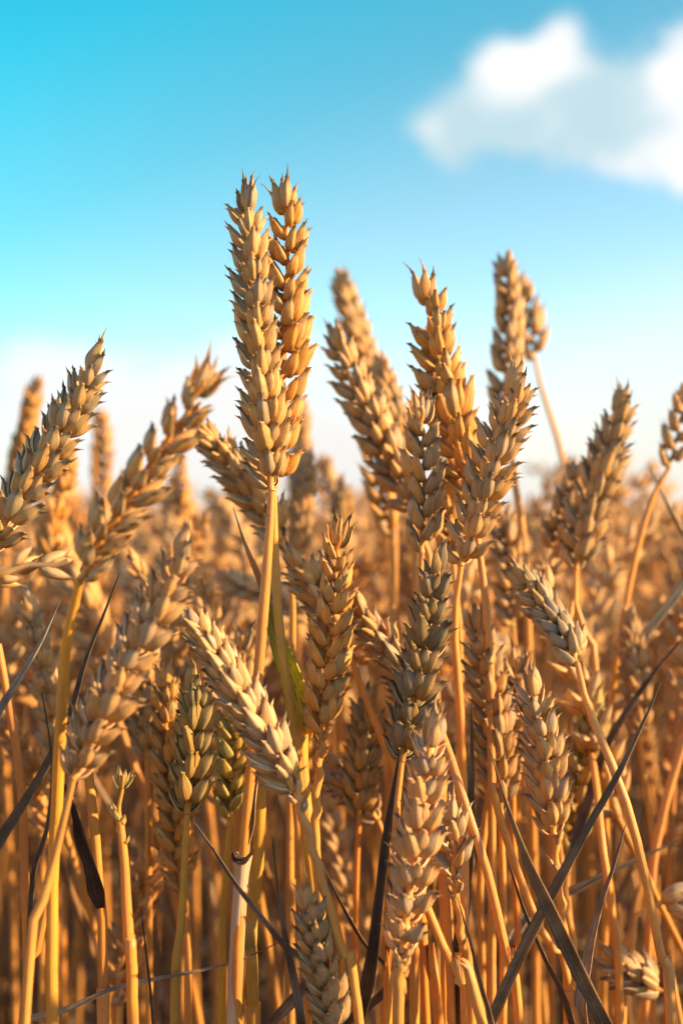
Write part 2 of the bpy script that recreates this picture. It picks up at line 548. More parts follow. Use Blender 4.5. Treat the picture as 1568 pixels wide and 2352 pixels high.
def spikelet(seed, res=2, beak=1.0, openness=1.0):
    """z = growth, x = fan direction, y = away from the rachis"""
    r = random.Random(seed)
    mb = MB()
    mm = 0.001
    J = lambda a: r.uniform(-a, a)
    if res == 2:
        nt, na = 14, 15
        for sx in (-1, 1):      # two glumes
            M = roty(sx * R((26 + J(5)) * openness)) @ rotx(R(2 + J(5))) @ rotz(-sx * R(38 + J(10)))
            husk_shell(mb, M, np.array([sx * 0.9 * mm, 0.1 * mm, 0]), (10.2 + J(0.9)) * mm, (4.5 + J(.5)) * mm, 3.2 * mm, nt, na, R(-18), R(198),
                       0.6 * mm, beak * (1.3 + r.random() * 1.6) * mm, 0.35 + J(.3), r.random(), gape=0.16 + J(.15), skew=sx * (0.25 + J(.45)) * mm, pe=0.68 + J(.12))
        for sx in (-1, 1):      # two outer florets, husk over a plump grain
            M = roty(sx * R((13 + J(4)) * openness)) @ rotx(R(-3 + J(4))) @ rotz(-sx * R(20 + J(10)))
            o = np.array([sx * 0.7 * mm, 0.5 * mm, 1.3 * mm])
            L = (12.0 + J(1.0)) * mm; W_ = (4.6 + J(.5)) * mm
            hid = r.random()
            husk_shell(mb, M, o, L, W_, 3.9 * mm, nt, na, R(-25), R(205), 0.8 * mm, beak * (1.2 + r.random() * 2.4) * mm, 0.2 + J(.4), hid, gape=0.15 + J(.15),
                       skew=sx * (0.3 + J(.5)) * mm, pe=0.70 + J(.14))
            husk_body(mb, M, o, L * 0.90, W_ * 0.80, 3.1 * mm, 8, 8, 0.45 * mm, r.random())
        if r.random() < 0.85:   # the small middle floret
            M = roty(R(J(7))) @ rotx(R(-6 + J(6))) @ rotz(R(J(60)))
            o = np.array([J(.4) * mm, 0.7 * mm, 3.6 * mm])
            L = (9.2 + J(1.0)) * mm
            husk_shell(mb, M, o, L, 3.7 * mm, 3.3 * mm, nt, na, R(-28), R(208), 0.5 * mm, beak * (0.9 + r.random() * 1.4) * mm, 0.3 + J(.3), r.random(), gape=0.25, skew=J(.7) * mm, pe=.8)
            husk_body(mb, M, o, L * 0.94, 3.1 * mm, 2.8 * mm, 7, 8, 0.3 * mm, r.random())
    else:
        nt, na = (8, 7) if res == 1 else (6, 5)
        specs = [(-29, 0, 10.2, 4.0, 30), (29, 0, 10.2, 4.0, -30), (-13, 1.3, 12, 4.4, 15), (13, 1.3, 12, 4.4, -15), (J(6), 3.8, 9, 3.6, 0)]
        if res == 0:
            specs = [(-22, 0.3, 11.5, 5.0, 25), (22, 0.3, 11.5, 5.0, -25), (J(6), 3.0, 9.5, 3.8, 0)]
        for a, z0, L, W_, tz in specs:
            M = roty(R((a + J(4)) * openness)) @ rotx(R(J(5))) @ rotz(R(tz))
            husk_body(mb, M, np.array([math.copysign(0.8, a) * mm, 0.4 * mm, z0 * mm]), (L + J(.6)) * mm, W_ * mm, 3.5 * mm, nt, na, 0.6 * mm, r.random(),
                      beak=beak * (1.5 + r.random()) * mm)
    return mb


SPK = [spikelet(100 + i, 2, beak=[0.5, 0.3, 0.7, 0.9][i % 4], openness=[1, 1.1, .9][i % 3]).mesh('spikelet', M_HUSK) for i in range(14)]
SPK_OPEN = [spikelet(200 + i, 2, beak=0.85, openness=1.25).mesh('spikelet', M_HUSK) for i in range(8)]
SPK_AWN = [spikelet(300 + i, 2, beak=1.8, openness=0.75).mesh('spikelet', M_HUSK) for i in range(4)]
SPK1 = [spikelet(400 + i, 1).arrays() for i in range(6)]
SPK0 = [spikelet(500 + i, 0).arrays() for i in range(4)]


def ear_layout(path, roll, n, a_open, r, size=1.0, twist=0.0, terminal=True):
    """path from the base to the tip; yields (position, 3x3 basis, scale, is_terminal)"""
    T, X, Vv = frames(path)
    m = len(path)
    out = []
    L = plen(path)
    top = 1 - 0.0085 * size / L
    for i in range(n):
        if n > 10 and i != n - 1 and r.random() < .012:
            continue
        f = i / max(n - 1, 1)
        s = (0.012 + f * (top - 0.012))
        q = s * (m - 1)
        k = min(int(q), m - 2); w_ = q - k
        pos = path[k] * (1 - w_) + path[k + 1] * w_
        t_ = norm(T[k] * (1 - w_) + T[k + 1] * w_)
        ph = roll + twist * f
        S = math.cos(ph) * X[k] + math.sin(ph) * Vv[k]
        S = norm(S - t_ * (S @ t_))
        side = 1 if i % 2 == 0 else -1
        S = S * side
        last = terminal and i == n - 1
        a = a_open * 0.86 * (1.05 - 0.35 * f) + r.uniform(-0.11, 0.11)
        if last:
            a = 0.03
        z = norm(t_ * math.cos(a) + S * math.sin(a))
        B = np.cross(S, t_) if not last else S
        B = norm(B - z * (B @ z))
        y = np.cross(z, B)
        if not last and y @ S < 0:
            B = -B; y = -y
        sc_ = size * (0.74 + 0.30 * math.sin(math.pi * min(1, f * 0.9 + 0.16)) ** 0.7) * r.uniform(0.88, 1.08)
        if last:
            sc_ = size * 0.86
        Mx = np.stack([B, y, z], 1)
        tw = rotz(r.uniform(-.2, .2))
        out.append((pos + S * 0.0007 * size * (0 if last else 1), Mx @ tw, sc_, last))
    return out


def rachis(mb, path, n, roll, size=1.0, mat=0, k=7, hid=.3):
    T, X, Vv = frames(path)
    S = math.cos(roll) * X + math.sin(roll) * Vv
    s = np.linspace(0, 1, len(path))
    zig = np.sin(s * math.pi * n) * 0.0005 * size
    tube(mb, path + S * zig[:, None], np.linspace(0.0013, 0.0008, len(path)) * size, k, hid, mat)


def leaf_mesh(mb, path, width, tw0=0.0, tw1=0.0, fold=0.35, mat=0, hid=0.0, thick=0.00016, cols=7, wprof=None, wob=0.0):
    """ribbon with a folded middle, both faces and an edge; path from the base to the tip"""
    T, X, Vv = frames(path)
    m = len(path)
    s = np.linspace(0, 1, m)
    wp = (np.minimum(1, 0.55 + s * 2.2) * (1 - s ** 2.2) ** 0.9 + 0.02) if wprof is None else np.interp(s, *zip(*wprof))
    tw = tw0 + (tw1 - tw0) * s + wob * np.sin(s * 9 + hid * 7)
    Wd = np.cos(tw)[:, None] * X + np.sin(tw)[:, None] * Vv
    N = np.cross(T, Wd)
    rg = np.random.default_rng(int(hid * 9999))
    wp = wp * (1 + 0.16 * np.interp(s, np.linspace(0, 1, 9), rg.uniform(-1, 1, 9)))
    tw = tw + np.interp(s, np.linspace(0, 1, 7), rg.uniform(-.25, .25, 7))
    c = np.linspace(-1, 1, cols)
    h = fold * np.abs(c) ** 1.3
    rip = 0.06 * np.sin(c * 7)[None, :] * np.ones((m, 1))
    half = (width / 2 * wp)[:, None]
    top = path[:, None, :] + (half * c[None, :])[..., None] * Wd[:, None, :] + (half * (h[None, :] + rip) + thick)[..., None] * N[:, None, :]
    bot = top - (2 * thick) * N[:, None, :]
    P_ = np.concatenate([top, bot[:, ::-1]], 1)
    u = np.concatenate([(c + 1) / 2, ((c + 1) / 2)[::-1]])
    A = np.stack([np.broadcast_to(u, P_.shape[:2]), np.broadcast_to(s[:, None], P_.shape[:2]), np.full(P_.shape[:2], hid)], -1)
    mb.grid(P_, A, True, mat)


# ------------------------------------------------------------------ ground
mb = MB()
gx = np.concatenate([-np.geomspace(1500, 3, 12), np.linspace(-2.5, 2.5, 21), np.geomspace(3, 1500, 12)])
Px, Py = np.meshgrid(gx, gx)
Pz = 0.012 * np.sin(Px * 7 + 1) * np.cos(Py * 6) * (np.hypot(Px, Py) < 30)
mb.grid(np.stack([Px, Py, Pz], -1), np.zeros((*Px.shape, 3)), False)
V_, A_, F_, I_ = mb.arrays()
g = link('ground', mb.mesh('ground', M_SOIL))
tag(g, kind='structure')


# ------------------------------------------------------------------ the wheat in front, stalk by stalk
def P(x, y, D):
    """a direction in the photograph's frame and a distance in metres -> a point in the field"""
    return np.array([(x - 784) * K * D, D, CAM_H - (y - 1176) * K * D])


def pts(lst, D):
    return [P(p[0], p[1], p[2] if len(p) > 2 else D) for p in lst]


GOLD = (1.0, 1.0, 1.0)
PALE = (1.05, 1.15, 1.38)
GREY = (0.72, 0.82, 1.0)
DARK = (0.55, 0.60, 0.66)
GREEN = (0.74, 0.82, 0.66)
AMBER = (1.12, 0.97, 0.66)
STRAW = (1, 1, 1)
G_FRONT = 'ripe wheat stalks standing at the near edge of the field'


def to_ground(path_pts, r):
    """continue the stem from its last point down to the soil"""
    a, b = np.array(path_pts[-2]), np.array(path_pts[-1])
    d = norm(b - a)
    slope = d[:2] / max(0.25, -d[2]) if d[2] < 0 else d[:2]
    slope = np.clip(slope, -0.6, 0.6)
    h = b[2]
    mid = np.array([b[0] + slope[0] * h * 0.22, b[1] + slope[1] * h * 0.22 + r.uniform(0, .02), h * 0.55])
    end = np.array([b[0] + slope[0] * h * 0.35, b[1] + slope[1] * h * 0.35 + r.uniform(0, .03), 0.0])
    return [mid, end]


def stalk(label, ear, stem, D, roll=0.0, size=1.0, n=None, a_open=0.50, col=GOLD, scol=STRAW, kind='n', neck=0, srad=0.00135, leaves=(),
          sheath=None, awn=True, hi=True, twist=0.0, cat='wheat', group=None, name='wheat_stalk', seed=None, rnd_tilt=0):
    """one wheat plant: Empty at its foot > stem, ear (> spikelets), leaf, leaf_sheath"""
    r = random.Random(seed if seed is not None else label)
    size *= 0.88
    if n and n > 6: n = int(n * 1.12)
    E_ = pts(ear, D) if ear else []
    S_ = pts(stem, D)
    chain = ([E_[-1]] if E_ else []) + S_
    down = to_ground(chain if len(chain) > 1 else E_[-2:], r)
    full = chain + down
    L_est = sum(np.linalg.norm(np.array(full[i + 1]) - np.array(full[i])) for i in range(len(full) - 1))
    sp = spline(full, max(24, int(L_est / 0.012)))
    root = np.array([sp[-1][0], sp[-1][1], 0.0])
    e = bpy.data.objects.new(name, None)
    e.empty_display_size = 0.02
    COL.objects.link(e)
    e.location = root
    tag(e, label, cat, group or G_FRONT)
    # stem
    mb_ = MB()
    if neck:        # finer steps where the bare rachis zigzags
        sp = spline(sp, max(len(sp), 260))
    m = len(sp)
    d = np.concatenate([[0], np.cumsum(np.linalg.norm(np.diff(sp, axis=0), axis=1))])
    rad = srad * (0.68 + 0.32 * np.minimum(1, d / 0.035)) + 0.0003 * np.minimum(1, d / 0.4)
    for jn in (r.uniform(.23, .3), .52):
        rad = rad + 0.0006 * np.exp(-((d - jn) / 0.006) ** 2)
    jr = np.random.default_rng(r.randrange(9999))
    jm = .0012 / math.sqrt(m)
    wv = np.cumsum(jr.normal(0, jm, (m, 3)), axis=0) * np.minimum(1, d / 0.05)[:, None]; wv[:, 2] = 0
    sp = sp + wv
    if neck and n != 2:
        nk = np.clip((0.034 - d) / 0.006, 0, 1) * np.clip(d / 0.002, 0, 1)
        rad = rad + nk * (0.0005 * np.abs(np.sin(d * math.pi / 0.0052)) ** 0.7 - 0.0001)
        sp[:, 0] += nk * 0.0006 * np.sin(d * math.pi / 0.0052)
    if not E_:
        rad = srad * np.ones(m) + 0.0002 * np.minimum(1, d / 0.4)
    tube(mb_, sp - root, rad, 10, r.random(), ridges=0.015)
    if not E_:      # close the snapped end
        cpt = np.stack([sp[0] - root + (sp[0] - sp[1]) * 0.001, sp[0] - root])
        tube(mb_, cpt, [0.0002, rad[0]], 10, 0.5)
    st = link('stem', mb_.mesh('stem', M_STRAW), e, color=scol)
    if E_:
        ep = spline(E_[::-1], 48)          # base -> tip
        Le = plen(ep)
        base = ep[0].copy()
        if n is None:
            n = max(5, int(round(Le / (0.0043 * size))))
        mr_ = MB()
        rachis(mr_, ep[:46] - base, n, roll, size)
        eo = link('ear', mr_.mesh('ear', M_STRAW), e, loc=base - root, color=col)
        lay = ear_layout(ep - base, roll, n, a_open, r, size, twist)
        extra = []
        if neck:    # bare zigzag neck with tiny sterile scales under the ear
            npth = spline(chain[:3], 40) if len(chain) > 2 else sp[:10]
            for q in range(neck):
                k = int(3 + q * 24 / max(neck, 1) * 0.9)
                if k + 1 >= len(npth): break
                t_ = norm(npth[k - 1] - npth[k])
                S = norm(np.cross(t_, [0, 1, 0])) * (1 if q % 2 else -1)
                z = norm(t_ + S * 0.25); B = norm(np.cross(S, z)); y = np.cross(z, B)
                extra.append((npth[k] - base + S * 0.0006, np.stack([B, y, z], 1), 0.42 * size * (1 - q * 0.06), False))
        if hi:
            for pos, Mx, s_, last in lay + extra:
                if last and awn:
                    me = r.choice(SPK_AWN)
                elif kind == 'o':
                    me = r.choice(SPK_OPEN)
                else:
                    me = r.choice(SPK)
                so = link('spikelet', me, eo)
                Mw = Matrix([[Mx[i][j] * s_ for j in range(3)] + [pos[i]] for i in range(3)] + [[0, 0, 0, 1]])
                so.matrix_local = Mw
                k = r.uniform(0.90, 1.06)
                so.color = (col[0] * k, col[1] * k, col[2] * k, 1)
        else:
            me_ = MB()
            for pos, Mx, s_, last in lay:
                me_.append(r.choice(SPK1), Mx * s_, pos, r.random())
            mr2 = MB(); rachis(mr2, ep[:46] - base, n, roll, size); me_.append(mr2)
            eo.data = me_.mesh('ear', M_HUSK)
            eo.color = (*col, 1)
    if not sheath and r.random() < (.65 if hi else .3):
        d0 = r.uniform(.07, .16) if E_ else r.uniform(.02, .12)
        k0 = int(np.argmin(np.abs(d - d0)))
        k1 = min(m - 2, int(np.argmin(np.abs(d - d0 - .3))))
        if k1 - k0 > 4:
            seg = spline(sp[k0:k1], 40)
            ra = srad + 0.00034 + 0.0002 * np.exp(-np.arange(40) / 1.5) + 0 * seg[:, 0]
            msh = MB()
            tube(msh, seg - root, ra, 14, 0.2, ridges=0.04)
            tube(msh, (seg - root)[::-1], (ra * 0.85)[::-1], 14, 0.2, ridges=0.04)
            g_ = r.uniform(.75, 1.1)
            link('leaf_sheath', msh.mesh('leaf_sheath', M_STRAW), e, color=(g_, g_ * r.uniform(.95, 1.08), g_ * r.uniform(.9, 1.5)))
    # leaves on this plant: each starts on the stem
    for lf in leaves:
        lp = pts(lf['p'], lf.get('D', D))            # tip -> base
        b0 = lp[-1]
        if lf.get('free'):
            chain_l = lp[::-1]
        else:
            tz = min(b0[2] - 0.02, sp[0][2])
            k = int(np.argmin(np.abs(sp[:, 2] - max(0.05, tz - abs(b0[0] - sp[-1][0]) * 0.5))))
            chain_l = [sp[k]] + lp[::-1]
        lpath = spline(chain_l, max(20, 6 * len(chain_l)))
        ml = MB()
        leaf_mesh(ml, lpath - root, lf.get('w', 0.005), lf.get('t0', 0.4), lf.get('t1', 1.0), lf.get('fold', 0.6), 0, r.random(),
                  wprof=lf.get('wp'), wob=lf.get('wob', 0.12), cols=9)
        lo = link('leaf', ml.mesh('leaf', lf.get('mat', M_LEAF)), e, color=lf.get('c', (1, 1, 1)))
        if lf.get('label'):
            lo['label'] = lf['label']
    if sheath:
        a, b_, rr, c_ = sheath['z0'], sheath['z1'], sheath['r'], sheath['c']
        seg = spline(pts(sheath['p'], D), 30)
        msh = MB()
        ra = rr * (1 + 0.35 * np.exp(-(np.arange(30) / 1.3) ** 2))
        tube(msh, seg - root, ra, 14, 0.2, ridges=0.05)
        tube(msh, (seg - root)[::-1], (ra * 0.86)[::-1], 14, 0.2, ridges=0.05)
        so = link('leaf_sheath', msh.mesh('leaf_sheath', M_STRAW), e, color=c_)
    return e


H = R(90)
exec_list = []
A = exec_list.append

# -- the pair in the middle
A(dict(label='tallest golden ear of the field, left of its twin on an orange stem',
       ear=[(562, 430), (572, 560), (583, 700), (596, 850), (612, 1000), (624, 1128)],
       stem=[(623, 1160), (614, 1280), (603, 1420), (590, 1580), (573, 1790), (560, 1960), (550, 2100), (540, 2352)], D=.45, roll=R(62), size=1.06,
       a_open=.60, srad=.00165, twist=-.15, scol=(1.0, .88, .78), col=(1.02, 1.0, .96),
       sheath=dict(z0=0, z1=1, r=.0023, c=(.85, 1.3, 3.6), p=[(557, 1962), (549, 2080), (541, 2220), (535, 2380), (530, 2600)]),
       leaves=[dict(p=[(594, 1770), (584, 1850), (575, 1920), (562, 1965)], w=.0035, t0=.9, t1=.6, c=(1.3, 1.15, 1.0), free=True, wp=[(0, .4), (.4, 1), (1, .1)]),
               dict(p=[(535, 1958), (540, 1972), (556, 1976), (572, 1962), (581, 1950)], D=.446, w=.0022, t0=.9, t1=.2, c=(.25, .18, .15), free=True, wp=[(0, .5), (.5, 1), (1, .3)])]))
A(dict(label='slimmer amber ear touching the tallest ear on its right, yellow-green leaf on its stem',
       ear=[(650, 434), (661, 560), (656, 700), (650, 850), (638, 1000), (629, 1130)],
       stem=[(630, 1200), (640, 1400), (660, 1560), (686, 1690), (700, 1840), (722, 2010), (740, 2160), (750, 2352)], D=.466, roll=R(10), size=1.12,
       a_open=.50, col=AMBER, scol=(.86, 1.0, .72), srad=.0015,
       leaves=[dict(p=[(536, 1165), (560, 1235), (592, 1315), (618, 1390), (642, 1470), (674, 1560), (692, 1640), (694, 1694)], D=.4712, w=.0085,
                    t0=.25, t1=.9, mat=M_FLAG, free=True, fold=.35, wob=.05, wp=[(0, .75), (.06, 1), (.25, .95), (.45, .6), (.6, .32), (.8, .26), (1, .02)],
                    label='yellow-green spotted flag leaf folded along the stem')],
       sheath=dict(z0=0, z1=1, r=.0021, c=(.95, 1.1, .9), p=[(687, 1688), (700, 1840), (721, 2010), (739, 2160), (749, 2352), (752, 2600)])))
A(dict(label='amber ear bowed to the left behind the base of the tall pair',
       ear=[(440, 978), (500, 1030), (560, 1100), (610, 1170), (648, 1240)],
       stem=[(665, 1300), (672, 1400), (668, 1600), (665, 1900), (668, 2352)], D=.51, roll=R(55), size=1.1, a_open=.6, awn=False))
# -- left side
A(dict(label='large grey-gold ear cut by the left edge of the frame, husks gaping open',
       ear=[(232, 806), (200, 880), (150, 970), (95, 1060), (35, 1160), (-30, 1270)],
       stem=[(-80, 1370), (-120, 1550), (-140, 1900), (-150, 2352)], D=.44, roll=R(60), size=1.12, kind='o', a_open=.72, col=(.86, .92, .98),
       leaves=[dict(p=[(140, 1375), (95, 1480), (30, 1590), (-15, 1665)], w=.0035, c=(.8, .95, 1.1), free=False)]))
A(dict(label='near blurred ear leaning right with its bare rachis showing, left of the tall pair',
       ear=[(480, 850, .372), (440, 930, .374), (370, 1030, .378), (300, 1140, .382), (225, 1250, .387), (185, 1330, .39)],
       stem=[(168, 1400, .395), (153, 1470, .40), (146, 1560, .405), (135, 1750, .41), (124, 2000, .42), (124, 2352, .42)], D=.36, roll=R(150), size=1.0, n=14,
       a_open=.40, col=(1.0, .98, .92), scol=(1.08, 1.1, .72), srad=.0017, twist=.3))
A(dict(label='near blurred pale ear leaning right beside the yellow stem, husks spread, greenish low down',
       ear=[(432, 1232), (400, 1320), (345, 1430), (275, 1560), (215, 1680), (168, 1790)],
       stem=[(150, 1860), (138, 1930, .40), (100, 2080, .40), (60, 2352, .40)], D=.395, roll=R(58), size=1.02, kind='o', a_open=.60, col=(1.0, 1.0, 1.05)))
A(dict(label='blurred ear standing far left, right of the gaping grey ear',
       ear=[(85, 870), (68, 960), (45, 1060), (25, 1170)], stem=[(15, 1300), (12, 1600), (30, 2000)], D=.72, roll=R(30), hi=False, col=AMBER))
A(dict(label='small blurred ear standing upright between the two leaning left ears',
       ear=[(230, 945), (236, 1040), (232, 1120), (225, 1180)], stem=[(235, 1350), (240, 1700)], D=.80, roll=R(10), hi=False, col=AMBER))
A(dict(label='blurred leaning ear just right of the grey gaping ear, low under the small upright one',
       ear=[(160, 1030), (150, 1110), (120, 1210), (110, 1330)], stem=[(100, 1450), (95, 1800)], D=.62, roll=R(50), hi=False, col=AMBER))
A(dict(label='blurred ear under the bowed amber ear, left of the tall stem',
       ear=[(412, 1040), (415, 1110), (420, 1190), (428, 1270)], stem=[(440, 1400), (450, 1800)], D=.78, roll=R(20), hi=False, col=AMBER))
# -- centre
A(dict(label='pale weathered ear bowed to the left across the tall orange stem',
       ear=[(422, 1395), (475, 1475), (540, 1580), (600, 1680), (650, 1765), (676, 1815)],
       stem=[(692, 1860), (712, 1930), (738, 2020), (772, 2130), (798, 2240), (822, 2352)], D=.425, roll=R(40), size=1.02, a_open=.52, col=PALE, neck=3,
       scol=(1.02, 1.05, 1.15), srad=.0014, twist=.5))
A(dict(label='slender golden ear in two neat rows right of the yellow-green leaf',
       ear=[(782, 1205), (774, 1300), (765, 1400), (752, 1510), (744, 1600), (737, 1690)],
       stem=[(733, 1760), (728, 1840), (726, 1930), (735, 2060), (744, 2200), (748, 2352)], D=.46, roll=R(12), size=1.02, a_open=.42, neck=4, col=AMBER,
       srad=.0013))
A(dict(label='small ear tip pointing up left behind the slender golden ear',
       ear=[(655, 1275), (700, 1325), (745, 1385), (785, 1450)], stem=[(800, 1500), (850, 1630), (905, 1765), (950, 1900), (980, 2352)], D=.49, roll=R(60), size=1.05,
       a_open=.6, kind='o', scol=(1.1, .92, .75)))
A(dict(label='pale blurred ear lying nearly flat behind the tall stems',
       ear=[(498, 1325), (560, 1345), (640, 1372), (715, 1420)], stem=[(750, 1470), (765, 1700)], D=.62, roll=R(30), hi=False, col=PALE))
A(dict(label='small ear tip poking up right behind the bowed pale ear',
       ear=[(556, 1450), (553, 1520), (550, 1600), (548, 1680)], stem=[(545, 1800), (548, 2100)], D=.53, roll=R(20), hi=True, size=.95))
A(dict(label='golden open ear bowed left, touching the dark ear from behind',
       ear=[(806, 1375), (850, 1440), (905, 1510), (950, 1600), (975, 1690)], stem=[(990, 1780), (1010, 1950), (1020, 2352)], D=.49, roll=R(60), size=1.05, kind='o',
       a_open=.62))
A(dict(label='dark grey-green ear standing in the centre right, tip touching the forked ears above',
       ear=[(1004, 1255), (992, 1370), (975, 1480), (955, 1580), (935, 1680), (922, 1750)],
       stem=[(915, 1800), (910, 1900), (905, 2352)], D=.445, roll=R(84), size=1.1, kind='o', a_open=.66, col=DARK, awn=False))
A(dict(label='large pale sharp ear with fanned husks at the bottom centre on a zigzag neck',
       ear=[(992, 1650), (982, 1760), (965, 1870), (950, 1980), (935, 2090), (924, 2190)],
       stem=[(920, 2240), (918, 2300), (915, 2352)], D=.415, roll=R(80), size=1.12, kind='o', a_open=.70, col=(1.18, 1.2, 1.32), neck=5, srad=.0016))
A(dict(label='small weathered ear rising from the bottom edge, left of the large pale ear',
       ear=[(705, 2045), (716, 2120), (732, 2200), (755, 2290), (775, 2380)], stem=[(790, 2480), (800, 2600)], D=.425, roll=R(45), size=.9, a_open=.55, col=(.9, .95, 1.0)))
A(dict(label='pale blurred ear hanging down right in the shade behind the black leaf',
       ear=[(745, 1735), (790, 1790), (835, 1840), (868, 1885)], stem=[(890, 1930), (905, 2050), (905, 2352)], D=.52, roll=R(60), size=1.0, kind='o', a_open=.6, col=PALE))
A(dict(label='little stunted ear with three open husks right of the large pale ear',
       ear=[(1030, 1845), (1038, 1900), (1042, 1960), (1042, 2010)], stem=[(1048, 2060), (1058, 2130), (1070, 2220), (1085, 2352)], D=.44, roll=R(20), size=.95, n=5, kind='o',
       a_open=.5, col=PALE, neck=4))
# -- centre right
A(dict(label='sharp golden ear with bulging husks leaning left, above the fork of three ears',
       ear=[(976, 640), (992, 740), (1012, 850), (1035, 950), (1058, 1050), (1080, 1150)],
       stem=[(1095, 1230), (1108, 1330), (1118, 1450), (1125, 1650), (1130, 2000)], D=.495, roll=R(48), size=1.25, n=17, a_open=.62, col=AMBER))
A(dict(label='tattered golden ear leaning right, right arm of the fork of ears',
       ear=[(1192, 855), (1172, 940), (1138, 1040), (1105, 1140), (1075, 1230), (1058, 1300)],
       stem=[(1048, 1370), (1043, 1440), (1050, 1560), (1058, 1700), (1062, 1900), (1065, 2352)], D=.47, roll=R(62), size=1.1, kind='o', a_open=.78, n=17, scol=(1.12, .95, .8)))
A(dict(label='narrow two-rowed ear with a dark tip, left arm of the fork of ears',
       ear=[(966, 918), (971, 1000), (973, 1090), (973, 1180), (968, 1270)],
       stem=[(964, 1340), (960, 1500), (955, 1900), (950, 2352)], D=.485, roll=R(5), size=1.12, a_open=.35))
A(dict(label='narrow ear tucked in the middle of the fork of ears',
       ear=[(1012, 1065), (1022, 1140), (1030, 1210), (1040, 1290)], stem=[(1050, 1400), (1060, 1700)], D=.53, roll=R(20), size=1.0, a_open=.4, col=AMBER))
A(dict(label='blurred ear leaning left against the sky, behind the row of three in the upper centre',
       ear=[(778, 625), (800, 710), (828, 790), (855, 880), (875, 960)], stem=[(895, 1060), (905, 1200), (905, 1500)], D=.66, roll=R(50), size=1.15, hi=False))
A(dict(label='long ear leaning left in the upper centre, before the blurred one, many slim husks',
       ear=[(762, 760), (800, 850), (845, 950), (885, 1040), (920, 1110), (950, 1170)], stem=[(975, 1260), (1000, 1500)], D=.54, roll=R(35), size=1.08, a_open=.55, col=(1.0, .98, 1.0)))
A(dict(label='blurred ear peeping out right behind the long left-leaning ear',
       ear=[(868, 820), (888, 890), (910, 970), (930, 1060)], stem=[(945, 1200), (960, 1500)], D=.60, roll=R(60), size=1.0, hi=False))
A(dict(label='blurred amber ear hanging low under the long left-leaning ear on a bright straw',
       ear=[(845, 1010), (862, 1080), (880, 1150), (900, 1235)], stem=[(902, 1300), (898, 1430), (890, 1700)], D=.60, roll=R(10), size=1.1, hi=False, col=AMBER))
A(dict(label='left, taller one of two blurred ears against the sky, right of centre',
       ear=[(1160, 590), (1168, 700), (1164, 800), (1160, 900), (1168, 990)], stem=[(1180, 1100), (1200, 1250), (1215, 1600)], D=.60, roll=R(30), size=1.15, hi=False,
       srad=.0016))
A(dict(label='right one of two blurred ears against the sky, on a thin slanting stem',
       ear=[(1190, 640), (1208, 710), (1222, 770), (1228, 828)], stem=[(1245, 900), (1275, 990), (1298, 1090), (1315, 1250)], D=.68, roll=R(10), size=1.15, hi=False))
A(dict(label='grey-brown ear leaning right in the open sky of the right side',
       ear=[(1434, 905), (1408, 990), (1376, 1085), (1346, 1190), (1322, 1310)], stem=[(1322, 1400), (1350, 1480), (1380, 1700)], D=.545, roll=R(60), size=1.1, a_open=.62,
       col=(.82, .85, .9)))  # greyed tint: the ear's shaded look is put into its colour
A(dict(label='blurred brown ear leaning right just left of the grey-brown leaning one',
       ear=[(1330, 1065), (1300, 1160), (1275, 1250), (1258, 1340)], stem=[(1258, 1400), (1260, 1700)], D=.58, roll=R(30), size=1.05, a_open=.55, col=(.85, .82, .82), hi=False))
A(dict(label='ear at the right edge of the frame on a thin stem arching to the left',
       ear=[(1575, 890), (1562, 960), (1550, 1020), (1535, 1075)], stem=[(1502, 1130), (1478, 1200), (1445, 1330), (1425, 1450), (1405, 1600), (1395, 1900)], D=.58, roll=R(10),
       size=.95, n=8, a_open=.5, hi=False,
       leaves=[dict(p=[(1485, 1060), (1520, 1130), (1560, 1210), (1600, 1300)], w=.004, c=(1.2, 1.3, 1.2))]))
A(dict(label='pale grey ear bowed far left on a long arching stem, right side',
       ear=[(1183, 1312, .49), (1225, 1365, .488), (1268, 1420, .485), (1305, 1475, .48), (1325, 1525, .475)],
       stem=[(1345, 1610, .465), (1385, 1710, .455), (1430, 1830, .45), (1470, 1970, .45), (1500, 2120, .45), (1525, 2250, .45), (1540, 2352, .45)], D=.48, roll=R(20), size=.95,
       a_open=.42, col=(.75, .88, 1.1), scol=(1.1, 1.1, 1.2), srad=.0014))  # ear's cool grey tint puts its shade into the colour
A(dict(label='tan ear standing in the lower right, left of the pale pointed one',
       ear=[(1092, 1405), (1108, 1500), (1125, 1600), (1138, 1700), (1145, 1800), (1150, 1870)], stem=[(1152, 1950), (1155, 2352)], D=.50, roll=R(55), size=1.05, a_open=.55,
       col=(.9, .9, .92)))
A(dict(label='pale ear with bright pointed tip in the lower right, between tan and yellowish ears',
       ear=[(1212, 1545), (1232, 1640), (1250, 1740), (1262, 1830), (1272, 1920)], stem=[(1280, 2000), (1292, 2150), (1300, 2352)], D=.475, roll=R(72), size=1.08, kind='o', a_open=.62,
       neck=2, col=(1.12, 1.18, 1.3)))
A(dict(label='blurred ear with yellow-green base right of the pale pointed one',
       ear=[(1362, 1590), (1350, 1690), (1330, 1790), (1315, 1880), (1305, 1960)], stem=[(1300, 2050), (1310, 2352)], D=.54, roll=R(15), size=1.1, col=(.95, 1.0, .75)))
A(dict(label='blurred tan ear directly below the tattered forked ear',
       ear=[(1150, 1170), (1165, 1260), (1175, 1350), (1178, 1440)], stem=[(1185, 1550), (1190, 1900)], D=.58, roll=R(20), size=1.1, hi=False, col=(.9, .9, .95)))
A(dict(label='blurred slim ear just right of the foot of the tall pair, against the white sky',
       ear=[(688, 918), (692, 1000), (690, 1090), (688, 1180)], stem=[(690, 1300), (690, 1600)], D=.78, roll=R(30), hi=False, srad=.001))
